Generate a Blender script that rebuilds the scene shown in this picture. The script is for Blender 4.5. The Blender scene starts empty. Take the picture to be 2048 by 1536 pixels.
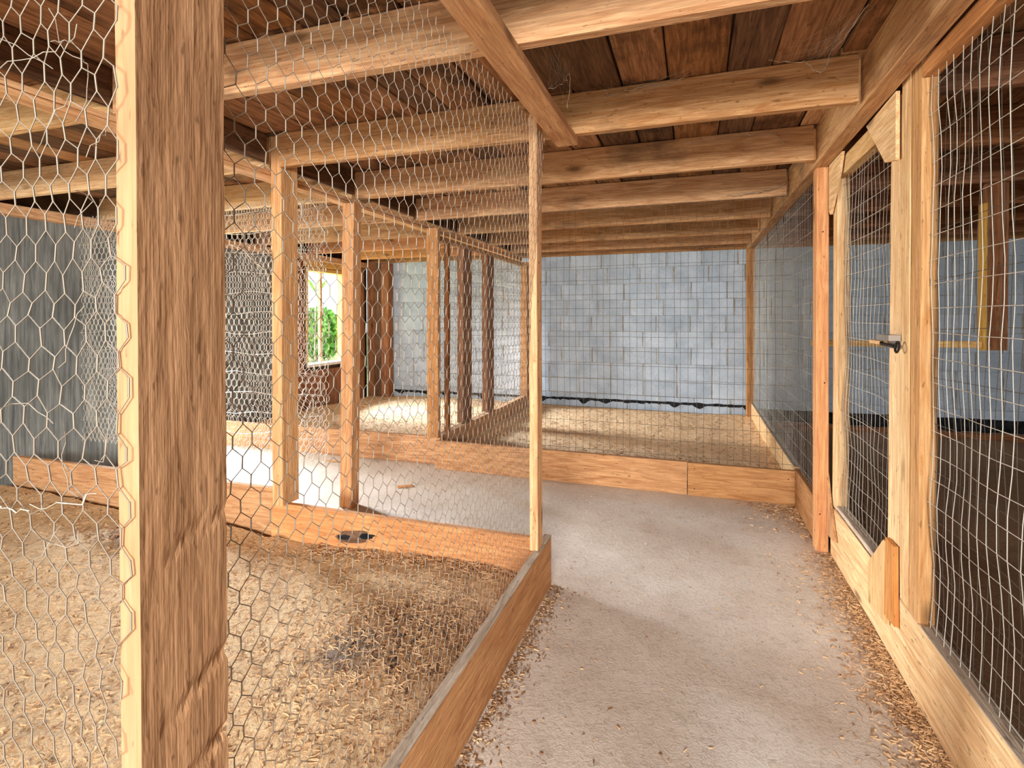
import bpy, math, random
import numpy as np
from mathutils import Matrix, Vector, Euler, noise
R = math.radians
random.seed(7); rng = np.random.default_rng(7)
SC = bpy.context.scene
COL = SC.collection
D = bpy.data

# ------------------------------------------------------------------ camera
F_PX, YAW, PIT, ROL, CY = 1073.737, R(18.646), R(0.566), R(-0.132), 645.66
cd = D.cameras.new('camera'); cam = D.objects.new('camera', cd); COL.objects.link(cam)
cd.sensor_fit = 'HORIZONTAL'; cd.sensor_width = 36.0; cd.lens = 36.0*F_PX/2048
cd.shift_y = (CY-768)/2048; cd.clip_start = 0.02
EYE = 1.25
cam.matrix_world = (Matrix.Translation((0, 0, EYE)) @ Matrix.Rotation(YAW, 4, 'Z')
                    @ Matrix.Rotation(math.pi/2-PIT, 4, 'X') @ Matrix.Rotation(ROL, 4, 'Z'))
SC.camera = cam
SC.view_settings.view_transform = 'Standard'; SC.view_settings.look = 'None'
SC.view_settings.gamma = 1.0; SC.view_settings.exposure = 0.75
SC.view_settings.use_curve_mapping = False

# ------------------------------------------------------------------ world and light
w = D.worlds.new('sky'); SC.world = w; w.use_nodes = True
bg = w.node_tree.nodes['Background']
bg.inputs['Color'].default_value = (0.93, 0.96, 1.0, 1); bg.inputs['Strength'].default_value = 1.7
SC.cycles.max_bounces = 8; SC.cycles.diffuse_bounces = 5; SC.cycles.use_denoising = True
SC.cycles.sample_clamp_indirect = 6.0

def area(name, loc, target, sx, sy, power, color):
    l = D.lights.new(name, 'AREA'); l.shape = 'RECTANGLE'; l.size = sx; l.size_y = sy
    l.energy = power; l.color = color
    o = D.objects.new(name, l); COL.objects.link(o); o.location = loc
    o.rotation_euler = (Vector(target)-Vector(loc)).to_track_quat('-Z', 'Y').to_euler()
    return o
# daylight through the side doorway, the far window and the wide open end behind the camera
area('yard_daylight', (-9.2, 5.75, 2.0), (-3.2, 3.25, 0.6), 3.2, 2.6, 1750, (1.0, 0.97, 0.92))
area('doorway_daylight', (-4.75, 3.8, 1.2), (0, 3.0, 0.0), 0.85, 1.5, 8, (1.0, 0.98, 0.95))
area('window_daylight', (-8.0, 6.5, 2.95), (-1.0, 5.7, 0.1), 3.0, 1.1, 1700, (0.66, 0.82, 1.0))
area('open_end_daylight', (0.45, -4.2, 1.75), (-0.35, 0.6, 0.2), 1.8, 0.9, 450, (1.0, 0.96, 0.91))

# ------------------------------------------------------------------ node helpers
class NT:
    def __init__(s, name):
        s.m = D.materials.new(name); s.m.use_nodes = True; s.t = s.m.node_tree
        s.b = s.t.nodes['Principled BSDF']; s.b.inputs['Roughness'].default_value = 0.85
        s.b.inputs['Specular IOR Level'].default_value = 0.2
    def n(s, k, **kw):
        x = s.t.nodes.new(k)
        for a, v in kw.items():
            if a in x.inputs: s.set(x.inputs[a], v)
            else: setattr(x, a, v)
        return x
    def set(s, i, v):
        if hasattr(v, 'is_output') or isinstance(v, bpy.types.NodeSocket): s.t.links.new(v, i)
        else: i.default_value = v
    def noise(s, vec, scale, detail=4, rough=0.6, dist=0.0):
        x = s.n('ShaderNodeTexNoise'); s.set(x.inputs['Vector'], vec)
        x.inputs['Scale'].default_value = scale; x.inputs['Detail'].default_value = detail
        x.inputs['Roughness'].default_value = rough; x.inputs['Distortion'].default_value = dist
        return x.outputs['Fac']
    def ramp(s, f, stops):
        x = s.n('ShaderNodeValToRGB'); s.set(x.inputs[0], f)
        e = x.color_ramp.elements
        while len(e) < len(stops): e.new(0.5)
        for k, (p, c) in zip(e, stops):
            k.position = p; k.color = (c, c, c, 1) if isinstance(c, (int, float)) else (*c, 1)
        return x.outputs[0]
    def mix(s, f, a, b, mode='MIX'):
        x = s.n('ShaderNodeMix'); x.data_type = 'RGBA'; x.blend_type = mode
        s.set(x.inputs[0], f)
        for i, v in ((6, a), (7, b)):
            if isinstance(v, tuple): v = (*v, 1)
            s.set(x.inputs[i], v)
        return x.outputs[2]
    def math(s, op, a, b=0.0):
        x = s.n('ShaderNodeMath'); x.operation = op; s.set(x.inputs[0], a); s.set(x.inputs[1], b)
        return x.outputs[0]
    def coords(s, kind='Object', scale=(1, 1, 1), rand=True):
        tc = s.n('ShaderNodeTexCoord'); v = tc.outputs[kind]
        if rand:
            oi = s.n('ShaderNodeObjectInfo')
            a = s.n('ShaderNodeVectorMath'); a.operation = 'MULTIPLY_ADD'
            comb = s.n('ShaderNodeCombineXYZ')
            for k in range(3): s.set(comb.inputs[k], oi.outputs['Random'])
            s.set(a.inputs[0], comb.outputs[0]); a.inputs[1].default_value = (37, 23, 11)
            s.set(a.inputs[2], v); v = a.outputs[0]
        m = s.n('ShaderNodeMapping'); s.set(m.inputs['Vector'], v); m.inputs['Scale'].default_value = scale
        return m.outputs[0]
    def bump(s, h, strength=0.4, dist=0.004):
        x = s.n('ShaderNodeBump'); s.set(x.inputs['Height'], h)
        x.inputs['Strength'].default_value = strength; x.inputs['Distance'].default_value = dist
        s.set(s.b.inputs['Normal'], x.outputs[0])
    def col(s, c): s.set(s.b.inputs['Base Color'], c if not isinstance(c, tuple) else (*c, 1)); return s.m

def lin(r, g, b): return tuple(((v/255)/12.92 if v/255 <= 0.04045 else ((v/255+0.055)/1.055)**2.4) for v in (r, g, b))

def wood(name, light, dark, stain=(0.05, 0.03, 0.02), stain_lo=0.62, stain_amt=0.7, grain=1.0, bump=0.5, fine=0.35):
    """grain runs along each piece's own X axis"""
    t = NT(name); light, dark, stain = lin(*light), lin(*dark), stain
    v = t.coords(scale=(1.3, 13*grain, 13*grain))
    g = t.noise(v, 2.2, 5, 0.62, 1.6)
    v2 = t.coords(scale=(2.0, 60, 60))
    f = t.noise(v2, 3.0, 3, 0.6)
    v3 = t.coords(scale=(1, 1.6, 1.6))
    b = t.noise(v3, 2.3, 4, 0.6)
    c = t.mix(t.ramp(g, [(0.34, 1.0), (0.62, 0.0)]), light, dark)
    c = t.mix(t.math('MULTIPLY', t.ramp(f, [(0.42, 1.0), (0.6, 0.0)]), fine), c, tuple(x*0.45 for x in dark))
    # knots
    vo = t.n('ShaderNodeTexVoronoi'); t.set(vo.inputs['Vector'], t.coords(scale=(1.0, 3.0, 3.0)))
    vo.inputs['Scale'].default_value = 1.9
    k = t.ramp(vo.outputs['Distance'], [(0.05, 1.0), (0.13, 0.0)])
    c = t.mix(t.math('MULTIPLY', k, 0.75), c, tuple(x*0.22 for x in dark))
    st = t.ramp(b, [(stain_lo, 0.0), (min(0.98, stain_lo+0.14), 1.0)])
    c = t.mix(t.math('MULTIPLY', st, stain_amt), c, stain)
    # specks and nail holes
    sp = t.noise(t.coords(scale=(7, 22, 22)), 4.0, 2, 0.5)
    c = t.mix(t.math('MULTIPLY', t.ramp(sp, [(0.66, 0.0), (0.72, 1.0)]), 0.55), c, tuple(x*0.25 for x in dark))
    oi = t.n('ShaderNodeObjectInfo')
    hsv = t.n('ShaderNodeHueSaturation'); t.set(hsv.inputs['Color'], c)
    t.set(hsv.inputs['Value'], t.math('ADD', t.math('MULTIPLY', oi.outputs['Random'], 0.26), 0.87))
    t.set(hsv.inputs['Saturation'], t.math('ADD', t.math('MULTIPLY', oi.outputs['Random'], -0.14), 1.07))
    t.bump(t.math('ADD', t.math('ADD', g, t.math('MULTIPLY', f, 0.7)), t.math('MULTIPLY', sp, 0.8)), bump, 0.006)
    return t.col(hsv.outputs[0])

M = {}
M['joist'] = wood('weathered_joist_pine', (214, 170, 124), (174, 122, 78), lin(104, 80, 62), 0.6, 0.7)
M['pine'] = wood('pine_lumber', (230, 184, 134), (196, 142, 92), lin(120, 84, 56), 0.72, 0.6)
M['pale'] = wood('pale_fresh_pine', (238, 202, 150), (208, 158, 104), lin(150, 110, 74), 0.76, 0.5)
M['orange'] = wood('orange_toned_pine', (226, 164, 106), (198, 132, 80), lin(120, 78, 48), 0.74, 0.55)
M['rough'] = wood('rough_sawn_post', (182, 143, 110), (166, 127, 94), lin(140, 104, 78), 0.58, 0.5, 0.7, 0.3, 0.16)
M['board'] = wood('kickboard_pine', (216, 166, 116), (178, 124, 80), lin(96, 70, 50), 0.7, 0.6)
M['greywood'] = wood('grey_weathered_wood', (206, 188, 168), (164, 144, 124), lin(100, 86, 74), 0.66, 0.6)
M['roof'] = wood('stained_roof_board', (172, 124, 84), (116, 78, 50), lin(56, 34, 22), 0.5, 0.85)
M['dark'] = wood('dark_weathered_wood', (128, 94, 68), (80, 56, 40), (0.01, 0.008, 0.006), 0.6, 0.8)
M['stud'] = wood('reddish_brown_boards', (172, 116, 78), (120, 76, 48), lin(50, 30, 20), 0.6, 0.7)

def block_mat():
    t = NT('painted_concrete_block')
    v = t.coords(scale=(1, 1, 1))
    a = t.noise(v, 5, 5, 0.6); b = t.noise(v, 60, 3, 0.6)
    c = t.mix(t.ramp(a, [(0.3, 0.0), (0.7, 1.0)]), lin(164, 182, 200), lin(198, 213, 228))
    c = t.mix(t.math('MULTIPLY', t.ramp(b, [(0.5, 0.0), (0.7, 1.0)]), 0.35), c, lin(130, 136, 138))
    oi = t.n('ShaderNodeObjectInfo'); h = t.n('ShaderNodeHueSaturation'); t.set(h.inputs['Color'], c)
    t.set(h.inputs['Value'], t.math('ADD', t.math('MULTIPLY', oi.outputs['Random'], 0.16), 0.92))
    t.bump(t.math('ADD', b, a), 0.5, 0.004)
    return t.col(h.outputs[0])
M['block'] = block_mat()
def simple(name, c1, c2, scale, bump=0.3, lo=0.4, hi=0.6, rough=0.9, vs=(1, 1, 1)):
    t = NT(name); v = t.coords(scale=vs, rand=False)
    a = t.noise(v, scale, 6, 0.65)
    t.b.inputs['Roughness'].default_value = rough
    t.bump(a, bump, 0.006)
    return t.col(t.mix(t.ramp(a, [(lo, 0.0), (hi, 1.0)]), lin(*c1), lin(*c2)))
M['mortar'] = simple('rusty_mortar', (146, 136, 120), (190, 186, 176), 9)
M['tar'] = simple('black_tar', (18, 20, 24), (44, 46, 50), 14)
M['soil'] = simple('dry_outdoor_ground', (150, 170, 110), (190, 200, 140), 3)
M['shell'] = simple('dark_sheathing', (52, 40, 30), (86, 64, 46), 4)
M['cobweb'] = simple('dusty_cobweb', (180, 164, 142), (206, 190, 168), 20)
M['straw'] = simple('straw', (200, 158, 114), (232, 196, 150), 10)
M['strawdark'] = simple('dark_straw', (124, 92, 66), (166, 128, 92), 10)
M['dropping'] = simple('dry_dropping', (58, 46, 38), (92, 76, 62), 20)
M['leaf'] = simple('green_leaf', (96, 150, 50), (150, 196, 80), 8)
M['tree'] = simple('tree_foliage', (70, 140, 60), (150, 200, 90), 5)
M['bark'] = simple('bark', (120, 100, 80), (160, 140, 110), 8)
M['whitepaint'] = simple('chalky_white_paint', (222, 218, 206), (240, 238, 230), 10)
M['yellowframe'] = wood('yellow_window_pine', (240, 196, 116), (214, 160, 84), lin(150, 110, 60), 0.8, 0.4)

def sheet_mat():
    t = NT('grey_black_sheeting'); v = t.coords(scale=(1, 9, 0.5), rand=False)
    a = t.noise(v, 5, 6, 0.7, 0.4); b = t.noise(t.coords(rand=False), 1.6, 3, 0.6)
    c = t.mix(t.ramp(a, [(0.35, 0.0), (0.7, 1.0)]), lin(84, 88, 88), lin(146, 150, 146))
    c = t.mix(t.ramp(b, [(0.4, 0.0), (0.7, 0.6)]), c, lin(64, 67, 68))
    t.bump(a, 0.5, 0.01); return t.col(c)
M['sheet'] = sheet_mat()

def floor_mat():
    t = NT('dusty_concrete'); v = t.coords(rand=False)
    a = t.noise(v, 1.8, 5, 0.6); b = t.noise(v, 55, 5, 0.7, 1.2); d = t.noise(v, 9, 4, 0.6)
    c = t.mix(t.ramp(a, [(0.35, 0.0), (0.65, 1.0)]), lin(204, 190, 176), lin(224, 215, 204))
    c = t.mix(t.math('MULTIPLY', t.ramp(b, [(0.5, 0.0), (0.68, 1.0)]), 0.4), c, lin(140, 120, 100))
    c = t.mix(t.math('MULTIPLY', t.ramp(d, [(0.55, 0.0), (0.75, 1.0)]), 0.3), c, lin(150, 130, 110))
    # straw dust swept against the right-hand board and the left one
    sx = t.n('ShaderNodeSeparateXYZ'); tc = t.n('ShaderNodeTexCoord'); t.set(sx.inputs[0], tc.outputs['Object'])
    e = t.math('ADD', sx.outputs['X'], t.math('MULTIPLY', d, 0.18))
    edge = t.ramp(e, [(0.60, 0.0), (0.80, 1.0)])
    c = t.mix(t.math('MULTIPLY', edge, 0.75), c, lin(164, 124, 84))
    t.bump(t.math('ADD', b, d), 0.55, 0.006)
    return t.col(c)
M['floor'] = floor_mat()

def bedding_mat(name, a1, a2, dk, spots):
    t = NT(name); v = t.coords(rand=False)
    a = t.noise(v, 70, 5, 0.7, 1.5); b = t.noise(v, 3.2, 5, 0.65); e = t.noise(v, 22, 4, 0.7)
    c = t.mix(t.ramp(a, [(0.35, 0.0), (0.62, 1.0)]), lin(*a1), lin(*a2))
    c = t.mix(t.math('MULTIPLY', t.ramp(e, [(0.56, 0.0), (0.72, 1.0)]), 0.5), c, lin(*dk))
    c = t.mix(t.math('MULTIPLY', t.ramp(b, [(0.5, 0.0), (0.72, 1.0)]), 0.35), c, lin(*dk))
    tc = t.n('ShaderNodeTexCoord')
    for (x, y, rad, cc, amt) in spots:      # real droppings and damp patches on the bedding
        sub = t.n('ShaderNodeVectorMath'); sub.operation = 'SUBTRACT'
        t.set(sub.inputs[0], tc.outputs['Object']); sub.inputs[1].default_value = (x, y, 0.05)
        ln = t.n('ShaderNodeVectorMath'); ln.operation = 'LENGTH'; t.set(ln.inputs[0], sub.outputs[0])
        q = t.math('ADD', ln.outputs['Value'], t.math('MULTIPLY', t.math('SUBTRACT', e, 0.5), rad*1.4))
        f = t.ramp(q, [(rad*0.45, 1.0), (rad, 0.0)])
        c = t.mix(t.math('MULTIPLY', f, amt), c, lin(*cc))
    t.bump(t.math('ADD', a, e), 0.9 if spots else 0.4, 0.012)
    return t.col(c)
M['bed_near'] = bedding_mat('trodden_straw_bedding', (218, 178, 132), (244, 212, 164), (160, 116, 76),
    [(-1.0, 1.75, 0.42, (170, 112, 62), 0.6), (-1.15, 1.60, 0.15, (112, 104, 98), 0.8), (-2.75, 2.05, 0.3, (110, 72, 42), 0.7)])
M['bed_far'] = bedding_mat('wood_shaving_bedding', (230, 190, 144), (248, 216, 172), (196, 150, 104), [])
M['bed_dark'] = bedding_mat('old_brown_bedding', (132, 100, 74), (160, 126, 96), (80, 56, 38), [])

def metal(name, c, rough):
    t = NT(name); t.b.inputs['Metallic'].default_value = 0.35; t.b.inputs['Roughness'].default_value = rough
    n_ = t.noise(t.coords(rand=False), 30, 3)
    return t.col(t.mix(n_, lin(*c), tuple(x*0.7 for x in lin(*c))))
M['wire'] = metal('galvanised_wire', (158, 148, 134), 0.5)
M['wire_lit'] = metal('lit_wire', (224, 216, 202), 0.5)  # paler copy of the wire: daylight on the back netting put into its colour
M['weld'] = metal('bright_welded_wire', (226, 220, 206), 0.45)
M['weldgrey'] = metal('dull_welded_wire', (112, 102, 90), 0.55)
M['steel'] = metal('worn_steel', (150, 140, 130), 0.4)
M['darksteel'] = metal('dark_iron', (44, 38, 34), 0.5)
def glass():
    t = NT('window_glass')
    tr = t.n('ShaderNodeBsdfTransparent'); gl = t.n('ShaderNodeBsdfGlossy'); gl.inputs['Roughness'].default_value = 0.03
    fr = t.n('ShaderNodeValue'); fr.outputs[0].default_value = 0.05
    mx = t.n('ShaderNodeMixShader'); t.set(mx.inputs[0], fr.outputs[0]); t.set(mx.inputs[1], tr.outputs[0]); t.set(mx.inputs[2], gl.outputs[0])
    t.t.links.new(mx.outputs[0], t.t.nodes['Material Output'].inputs['Surface'])
    return t.m
M['glass'] = glass()

# ------------------------------------------------------------------ object helpers
def W(o):
    m = o.matrix_basis.copy()
    return (W(o.parent) @ o.matrix_parent_inverse @ m) if o.parent else m
def adopt(o, p):
    o.parent = p; o.matrix_parent_inverse = W(p).inverted(); return o
def tag(o, label=None, cat=None, group=None, kind=None):
    if label: o['label'] = label
    if cat: o['category'] = cat
    if group: o['group'] = group
    if kind: o['kind'] = kind
    return o
def empty(name, loc, **k):
    o = D.objects.new(name, None); COL.objects.link(o); o.location = loc; o.empty_display_size = 0.05
    return tag(o, **k)
def mesh(name, verts, faces, mat, parent=None, smooth=False, loc=(0, 0, 0), **k):
    me = D.meshes.new(name); me.from_pydata([tuple(v) for v in verts], [], faces); me.update()
    if mat: me.materials.append(M[mat])
    if smooth: me.polygons.foreach_set('use_smooth', [True]*len(me.polygons))
    o = D.objects.new(name, me); COL.objects.link(o); o.location = loc
    if parent: adopt(o, parent)
    return tag(o, **k)

def lumber_mesh(L, wy, wz, bev=0.003, seg=None, jit=0.0014, seed=0, taper=None):
    """a plank whose length runs along local X, slightly uneven, with eased edges"""
    rnd = random.Random(seed)
    n = seg or max(2, min(14, int(L/0.18)))
    b = min(bev, wy*0.2, wz*0.2)
    y, z = wy/2, wz/2
    prof = [(-y+b, -z), (y-b, -z), (y, -z+b), (y, z-b), (y-b, z), (-y+b, z), (-y, z-b), (-y, -z+b)]
    V = []; ph = [rnd.uniform(0, 6.28) for _ in range(4)]
    for i in range(n+1):
        x = -L/2+L*i/n
        oy = jit*1.6*math.sin(ph[0]+x*2.1)*0.6; oz = jit*1.6*math.sin(ph[1]+x*1.7)*0.6
        for j, (a, c) in enumerate(prof):
            V.append((x, a+oy+rnd.uniform(-jit, jit)*0.5, c+oz+rnd.uniform(-jit, jit)*0.5))
    Fc = []
    for i in range(n):
        for j in range(8):
            k = (j+1) % 8
            Fc.append((i*8+j, i*8+k, (i+1)*8+k, (i+1)*8+j))
    Fc.append(tuple(range(7, -1, -1))); Fc.append(tuple(n*8+j for j in range(8)))
    return V, Fc
ROT = {'X': Matrix.Identity(3), 'Y': Matrix.Rotation(R(90), 3, 'Z'), 'Z': Matrix.Rotation(R(-90), 3, 'Y')}
SEED = [100]
def lumber(name, box, axis, mat, parent=None, jit=0.0014, bev=0.003, rot=None, **k):
    """box = x0,x1,y0,y1,z0,z1 in world metres"""
    x0, x1, y0, y1, z0, z1 = box; SEED[0] += 1
    d = (x1-x0, y1-y0, z1-z0); c = Vector(((x0+x1)/2, (y0+y1)/2, (z0+z1)/2))
    if axis == 'X': L, wy, wz = d[0], d[1], d[2]
    elif axis == 'Y': L, wy, wz = d[1], d[0], d[2]
    else: L, wy, wz = d[2], d[1], d[0]
    V, Fc = lumber_mesh(L, wy, wz, bev, jit=jit, seed=SEED[0])
    me = D.meshes.new(name); me.from_pydata(V, [], Fc); me.materials.append(M[mat])
    o = D.objects.new(name, me); COL.objects.link(o)
    m = ROT[axis].to_4x4()
    if rot: m = Euler(rot).to_matrix().to_4x4() @ m
    o.matrix_basis = Matrix.Translation(c) @ m
    if parent: adopt(o, parent)
    return tag(o, **k)
def poly_board(name, pts, axis, a0, a1, mat, parent=None, **k):
    """flat polygon in the plane normal to axis ('X' or 'Y'), extruded from a0 to a1"""
    n = len(pts)
    f = (lambda a, p: (a, p[0], p[1])) if axis == 'X' else (lambda a, p: (p[0], a, p[1]))
    V = [Vector(f(a0, p)) for p in pts]+[Vector(f(a1, p)) for p in pts]
    c = sum(V, Vector())/len(V)
    Fc = [tuple(range(n)), tuple(range(2*n-1, n-1, -1))]+[(i, i+n, (i+1) % n+n, (i+1) % n) for i in range(n)]
    # local X along the longer direction of the polygon
    dims = (max(p[0] for p in pts)-min(p[0] for p in pts), max(p[1] for p in pts)-min(p[1] for p in pts))
    ax = 'Z' if dims[1] > dims[0] else ('Y' if axis == 'X' else 'X')
    inv = ROT[ax].inverted()
    me = D.meshes.new(name); me.from_pydata([tuple(inv @ (v-c)) for v in V], [], Fc); me.materials.append(M[mat])
    o = D.objects.new(name, me); COL.objects.link(o); o.matrix_basis = Matrix.Translation(c) @ ROT[ax].to_4x4()
    if parent: adopt(o, parent)
    return tag(o, **k)

def tubes(name, segs, r, mat, parent=None, sides=3, **k):
    """segs: array (n,2,3) of straight wire pieces, joined into one mesh of thin prisms"""
    S = np.asarray(segs, float); n = len(S)
    d = S[:, 1]-S[:, 0]; ln = np.linalg.norm(d, axis=1, keepdims=True); ln[ln == 0] = 1; d = d/ln
    up = np.where(np.abs(d[:, 2:3]) > 0.9, np.array([[1.0, 0, 0]]), np.array([[0, 0, 1.0]]))
    a = np.cross(d, up); a /= np.linalg.norm(a, axis=1, keepdims=True); b = np.cross(d, a)
    rr = (np.asarray(r).reshape(-1, 1) if np.ndim(r) else r)
    ext = d*(0.4*rr)
    V = np.zeros((n, 2*sides, 3))
    for j in range(sides):
        t = 2*math.pi*j/sides
        o = (a*math.cos(t)+b*math.sin(t))*rr
        V[:, j] = S[:, 0]-ext+o; V[:, sides+j] = S[:, 1]+ext+o
    base = (np.arange(n)*2*sides)[:, None]
    q = []
    for j in range(sides):
        jn = (j+1) % sides
        q.append(np.stack([base[:, 0]+j, base[:, 0]+jn, base[:, 0]+sides+jn, base[:, 0]+sides+j], 1))
    Q = np.stack(q, 1).reshape(-1, 4)
    me = D.meshes.new(name)
    me.vertices.add(n*2*sides); me.vertices.foreach_set('co', V.reshape(-1))
    me.loops.add(Q.size); me.loops.foreach_set('vertex_index', Q.reshape(-1))
    me.polygons.add(len(Q)); me.polygons.foreach_set('loop_start', np.arange(len(Q))*4)
    me.update(calc_edges=True); me.validate()
    me.materials.append(M[mat]); me.polygons.foreach_set('use_smooth', [True]*len(me.polygons))
    o = D.objects.new(name, me); COL.objects.link(o)
    if parent: adopt(o, parent)
    return tag(o, **k)

def hexnet(u0, u1, v0, v1, P, pu=0.041, pv=0.0355, amp=0.004, seed=0, drop=0.0):
    """chicken wire: hexagons with twisted vertical sides, mapped by P(u,v)->xyz"""
    rs = np.random.default_rng(seed)
    offs = rs.uniform(0, 50, 2)
    def node(u, v):
        a = noise.noise_vector(Vector((u*3.1+offs[0], v*3.1, offs[1])))
        b = noise.noise_vector(Vector((u*17+offs[1], v*17, offs[0])))
        return P(min(max(u+amp*(1.6*a[0]+0.8*b[0]), u0), u1), min(max(v+amp*(1.6*a[1]+0.8*b[1]), v0), v1), amp*1.5*a[2])
    segs = []; rad = []
    nr = int((v1-v0)/pv); nc = int((u1-u0)/pu)
    h = pv*0.27
    for r in range(nr+1):
        off = (r % 2)*0.5*pu
        vv = v0+r*pv
        for c in range(nc+1):
            u = u0+c*pu+off
            if u > u1: continue
            if drop and noise.noise(Vector((u*2.2+offs[0], vv*2.2+5, 3))) > 0.62-drop: continue
            top = node(u, vv+h); bot = node(u, vv-h)
            segs.append((bot, top)); rad.append(0.0014)
            # top splits to the two upper neighbours' bottoms
            for s in (-0.5, 0.5):
                un, vn = u+s*pu, vv+pv-h
                if un < u0 or un > u1 or vn > v1: continue
                segs.append((top, node(un, vn))); rad.append(0.00088)
    return segs, rad

def grid_wire(u0, u1, v0, v1, P, su=0.05, sv=0.1, amp=0.004, seed=0, step=0.1):
    rs = np.random.default_rng(seed); o = rs.uniform(0, 40)
    def q(u, v, k):
        n1 = noise.noise(Vector((u*1.5+o, v*2.0, k*3.7))); n2 = noise.noise(Vector((u*4, v*4+o, 7.1)))
        return P(u+amp*2*n1*(k == 0), v+amp*1.6*n1*(k == 1)+amp*0.6*n2, amp*2.4*n2)
    segs = []
    u = u0+su*0.4
    while u < u1:
        du = rs.uniform(-0.12, 0.12)*su; m = max(2, int((v1-v0)/step)); pts = [q(u+du, v0+(v1-v0)*i/m, 0) for i in range(m+1)]
        segs += list(zip(pts[:-1], pts[1:])); u += su
    v = v0+sv*0.3
    while v < v1:
        m = max(2, int((u1-u0)/step)); pts = [q(u0+(u1-u0)*i/m, v, 1) for i in range(m+1)]
        segs += list(zip(pts[:-1], pts[1:])); v += sv
    return segs

# ================================================================== SETTING
# ---- dimensions
W_Y = 6.95; L_X = -4.65; R_X = 4.6; JZ = 2.055; CZ = 2.235
# floor
mesh('floor', [(L_X-0.1, -2.6, 0), (R_X+0.1, -2.6, 0), (R_X+0.1, W_Y+0.25, 0), (L_X-0.1, W_Y+0.25, 0),
               (L_X-0.1, -2.6, -0.12), (R_X+0.1, -2.6, -0.12), (R_X+0.1, W_Y+0.25, -0.12), (L_X-0.1, W_Y+0.25, -0.12)],
     [(0, 1, 2, 3), (7, 6, 5, 4), (0, 4, 5, 1), (1, 5, 6, 2), (2, 6, 7, 3), (3, 7, 4, 0)], 'floor', kind='structure')
# back wall: mortar bed with every block laid in it
def box_faces(x0, x1, y0, y1, z0, z1):
    V = [(x, y, z) for z in (z0, z1) for y in (y0, y1) for x in (x0, x1)]
    Fc = [(0, 2, 3, 1), (4, 5, 7, 6), (0, 1, 5, 4), (2, 6, 7, 3), (0, 4, 6, 2), (1, 3, 7, 5)]
    return V, Fc
def boxes(name, bs, mat, parent=None, **k):
    V = []; Fc = []
    for b in bs:
        v, f = box_faces(*b); n = len(V); V += v; Fc += [tuple(i+n for i in q) for q in f]
    return mesh(name, V, Fc, mat, parent, **k)
wall_back = boxes('wall_back', [(L_X, R_X, W_Y+0.006, W_Y+0.2, 0.0, 2.26)], 'mortar', kind='structure')
proto = {}
def block(x0, x1, z0, z1, y):
    key = (round(x1-x0, 2), round(z1-z0, 2), random.randint(0, 3)); g = 0.005
    if key not in proto:
        hx, hz = (x1-x0)/2-g, (z1-z0)/2-g*0.2; b = 0.006
        V = [(-hx, 0.09, -hz), (hx, 0.09, -hz), (hx, 0.09, hz), (-hx, 0.09, hz)]
        V += [(s*hx, b+random.uniform(-.001, .001), t*hz) for s, t in ((-1, -1), (1, -1), (1, 1), (-1, 1))]
        V += [(s*(hx-b), random.uniform(-.0015, .0015), t*(hz-b)) for s, t in ((-1, -1), (1, -1), (1, 1), (-1, 1))]
        Fc = [(8, 9, 10, 11)]
        for i in range(4):
            j = (i+1) % 4
            Fc += [(i, j, 4+j, 4+i), (4+i, 4+j, 8+j, 8+i)]
        me = D.meshes.new('concrete_block'); me.from_pydata(V, [], Fc); me.materials.append(M['block']); proto[key] = me
    o = D.objects.new('concrete_block', proto[key]); COL.objects.link(o)
    o.location = ((x0+x1)/2, y+random.uniform(-0.004, 0.003), (z0+z1)/2); o.rotation_euler = (0, random.uniform(-.003, .003), random.uniform(-.004, .004))
    adopt(o, wall_back)
rowoff = [0.04, 0.24, 0.24, 0.0, 0.235, -0.01, 0.08, 0.0, 0.20, 0.53-0.41]
for r in range(10):
    z0 = 1.069+(r-5)*0.203; z1 = min(z0+0.203, 2.075)
    x = -1.245+rowoff[r]-8*0.408
    while x < 4.5:
        a, b = max(x, L_X+0.02), min(x+0.408, R_X-0.01)
        if b-a > 0.05: block(a, b, z0, z1, W_Y)
        x += 0.408
# ragged tar line along the foot of the block wall
def tar_strip(x0, x1, zt, zb, amp, y, thick):
    n = int((x1-x0)/0.03); V = []; Fc = []
    for i in range(n+1):
        x = x0+(x1-x0)*i/n
        t = zt+amp*0.35*noise.noise(Vector((x*9, 1, 0)))
        b = zb-amp*max(0, noise.noise(Vector((x*7, 5, 0))))*2.2+amp*0.4*noise.noise(Vector((x*26, 5, 9)))
        if b > t-0.008: b = t-0.008
        V += [(x, y, b), (x, y-thick, b+0.003), (x, y-thick, t-0.003), (x, y, t)]
    for i in range(n):
        for j in range(4):
            k = (j+1) % 4; Fc.append((i*4+j, (i+1)*4+j, (i+1)*4+k, i*4+k))
    return V, Fc
V, Fc = tar_strip(-4.2, 0.62, 0.197, 0.165, 0.04, W_Y+0.002, 0.012)
mesh('tar_line', V, Fc, 'tar', wall_back, label='ragged black tar line low on the block wall')
V, Fc = tar_strip(0.7, 4.58, 0.165, 0.03, 0.03, W_Y+0.002, 0.014)
mesh('tar_band', V, Fc, 'tar', wall_back, label='broad black tar band low on the wall behind the right-hand pens')
lumber('trim_board', (L_X+0.02, R_X-0.02, W_Y-0.045, W_Y-0.007, JZ, CZ-0.005), 'X', 'joist', wall_back)

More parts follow.
